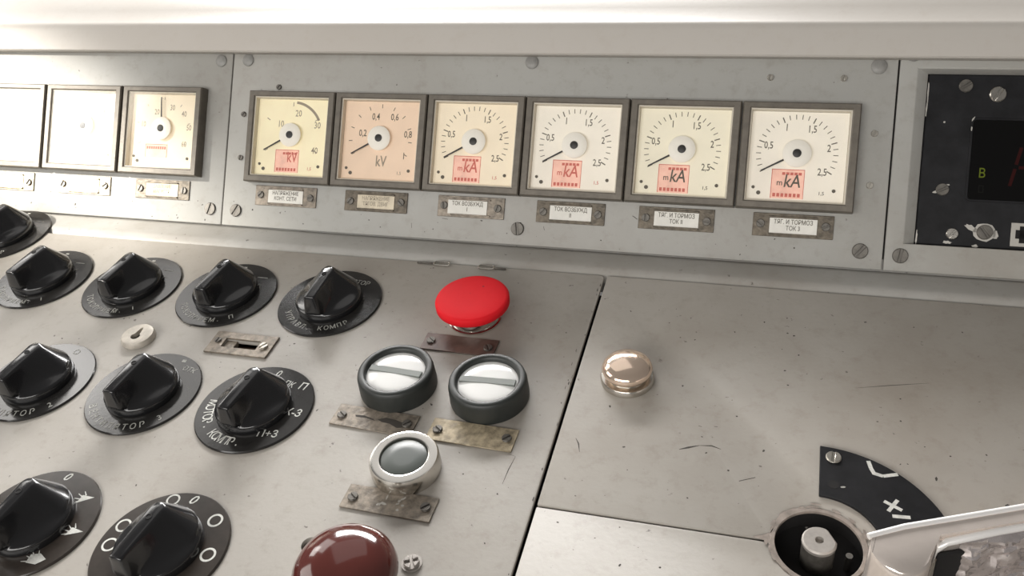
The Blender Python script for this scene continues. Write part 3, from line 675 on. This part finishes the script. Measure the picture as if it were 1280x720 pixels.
# ------------------------------------------------------------------ controller: sector plate, socket, lever
t = thing('sector_plate', DF, SX, SY, 'black curved sector plate with white marks beside the shaft', 'plate')
poly = [(0.5, 68.2)] + circle(0, 0, 68, 30, R(88), R(4), False) + circle(0, 0, 32, 20, R(4), R(90), False)
MB().prism(poly, 0, 2).out('plate', M['module'], t, local=L0, bevel=.3, seg=1)
screw(t, 7.6, 60, 2, 4.2, 'screw_bright', 1.5, 1.2); MB().lathe([(3, 2.0), (3, 2.08)], 7.5, 40.5, 20).out('screw_hole', M['hole'], t, local=L0)
mb = MB()
def stroke(mb, pts, wd, z):
    for a, b in zip(pts, pts[1:]):
        a = Vector(a); b = Vector(b); nn = Vector((-(b - a).y, (b - a).x)).normalized() * wd
        mb.face([(*(a + nn), z), (*(a - nn), z), (*(b - nn), z), (*(b + nn), z)])
stroke(mb, [(25.8, 60.8), (27.0, 55.5), (28.6, 51.8)], 1.1, 2.06); stroke(mb, [(27.8, 52.3), (33, 51.0), (40.6, 53.6)], 1.1, 2.07)
stroke(mb, [(32.6, 33.6), (41.2, 29)], 1.0, 2.06); stroke(mb, [(39.4, 35.6), (34.4, 27.2)], 1.0, 2.07); stroke(mb, [(36.2, 24.4), (45, 25)], 1.1, 2.06)
mb.out('white_marks', M['white'], t, local=L0, smooth=0)
blobm = MB(); blob(blobm, 12.2, 39.5, 1.4, .7, .3, .2, 8, 2.06); blobm.out('chip', M['chip'], t, local=L0, smooth=0)
t = thing('controller_shaft', DF, SX, SY, 'grey flatted shaft end standing in a dark round well', 'shaft')
MB().lathe([(23.6, -13.5), (23.8, -3)], n=56, cap1=False).out('well', M['hole'], t, local=L0)
mb = MB(); n = 56; random.seed(5)
jag = [random.uniform(0, .9) + (1.2 * max(0, math.sin(3 * 2 * PI * i / n + 1)) if n * .1 < i < n * .55 else 0) for i in range(n)]
ro = [((23.5 + jag[i]) * math.cos(2 * PI * i / n), (23.5 + jag[i]) * math.sin(2 * PI * i / n)) for i in range(n)]
ring_prism(mb, ro, circle(0, 0, 21.6, n), -1.5, .5); mb.out('chipped_rim', M['rim'], t, local=L0, bevel=.25, seg=1)
mb = MB()
for k in range(26):
    a = R(random.uniform(20, 215)); rr = 24.2 + random.random() ** 2 * 2.2
    blob(mb, rr * math.cos(a), rr * math.sin(a), random.uniform(1, 2.6), random.uniform(.4, 1.0), a + PI / 2, .35, 9, .56 - k * .002)
mb.face([(-33, -.4, .3), (-24, -2.2, .3), (-22.5, 2.6, .3), (-24.5, 3.6, .3), (-27, 1.8, .3)])
mb.out('bare_edge', M['rim'], t, local=L0, smooth=0)['kind'] = 'stuff'
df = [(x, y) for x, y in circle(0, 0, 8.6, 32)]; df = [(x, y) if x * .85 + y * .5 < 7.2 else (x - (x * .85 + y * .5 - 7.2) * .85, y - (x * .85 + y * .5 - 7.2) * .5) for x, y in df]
MB().prism([(x * .97, y * .97) for x, y in df], -13, 2.5).out('shaft_body_shaded', M['screw'], t, local=L0, smooth=35)  # same shaft as its end; the well's shade is put into this darker colour
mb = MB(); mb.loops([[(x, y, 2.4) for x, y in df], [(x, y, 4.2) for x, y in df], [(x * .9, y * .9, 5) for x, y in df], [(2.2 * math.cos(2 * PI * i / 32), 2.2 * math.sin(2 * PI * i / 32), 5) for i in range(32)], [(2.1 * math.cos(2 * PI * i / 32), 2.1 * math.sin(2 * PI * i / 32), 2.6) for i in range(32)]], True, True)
mb.out('shaft_end_lit', M['shaft'], t, local=L0, smooth=35)  # top of the same shaft, coloured lighter as its lit face
MB().lathe([(1.8, -13), (1.8, -1.5)], 15, -2, 12).out('stop_pin', M['steel'], t, local=L0)

t = thing('controller_lever', DF, 242.7, -200.9, 'shiny metal lever with crumpled reflective front at the lower right', 'lever', rot=R(22.2))
out = [(0, -12)] + circle(13, -13, 13, 16, R(178), R(95), False) + [(20, 0), (230, 0), (230, -9), (34, -9)] + circle(13, -13, 13, 16, R(-30), R(-176), False)
mb = MB(); mb.loops([[(x, y, 0) for x, y in out], [(x, y, 42) for x, y in out], [(13 + (x - 13) * .985, y * .96 - .3, 44.2) for x, y in out], [(13 + (x - 13) * .97, y * .9 - .8, 45) for x, y in out]])
mb.out('lever_bar', M['mirror'], t, local=L0, smooth=40)
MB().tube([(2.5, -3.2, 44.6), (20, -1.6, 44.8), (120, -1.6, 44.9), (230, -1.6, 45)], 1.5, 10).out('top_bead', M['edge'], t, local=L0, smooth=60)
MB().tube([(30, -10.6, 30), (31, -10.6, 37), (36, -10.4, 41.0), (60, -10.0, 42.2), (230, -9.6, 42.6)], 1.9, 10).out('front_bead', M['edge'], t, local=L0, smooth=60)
MB().prism([(33.5, -11.2), (47, -11.2), (47, -9), (33.5, -9)], 3, 33).out('dark_hollow', M['hole'], t, local=L0, bevel=1.0, seg=1)
MB().tube([(31.5, -11, 2), (31, -11.2, 18), (30.5, -11, 31)], 2.2, 10).out('end_bead', M['chrome'], t, local=L0, smooth=60)
mb = MB(); nx, nz = 90, 26; vs = []
for i in range(nx + 1):
    for j in range(nz + 1):
        x = 44 + 186 * i / nx; z = 1 + 39 * j / nz
        d = noise.noise(Vector((x * .11, z * .13, 3))) * 3.0 + abs(noise.noise(Vector((x * .2, z * .22, 9)))) * 4.2 + abs(noise.noise(Vector((x * .5, z * .45, 4)))) * 1.2
        e = min(1, (z - 1) / 3, (40.5 - z) / 4, (x - 43.5) / 4); e = max(0, e)
        vs.append(mb.bm.verts.new((x, -9.2 - (2.2 + d) * e, z)))
for i in range(nx):
    for j in range(nz):
        a = i * (nz + 1) + j; mb.bm.faces.new((vs[a], vs[a + nz + 1], vs[a + nz + 2], vs[a + 1]))
mb.out('crumpled_wrap', M['foil'], t, local=L0, smooth=30)
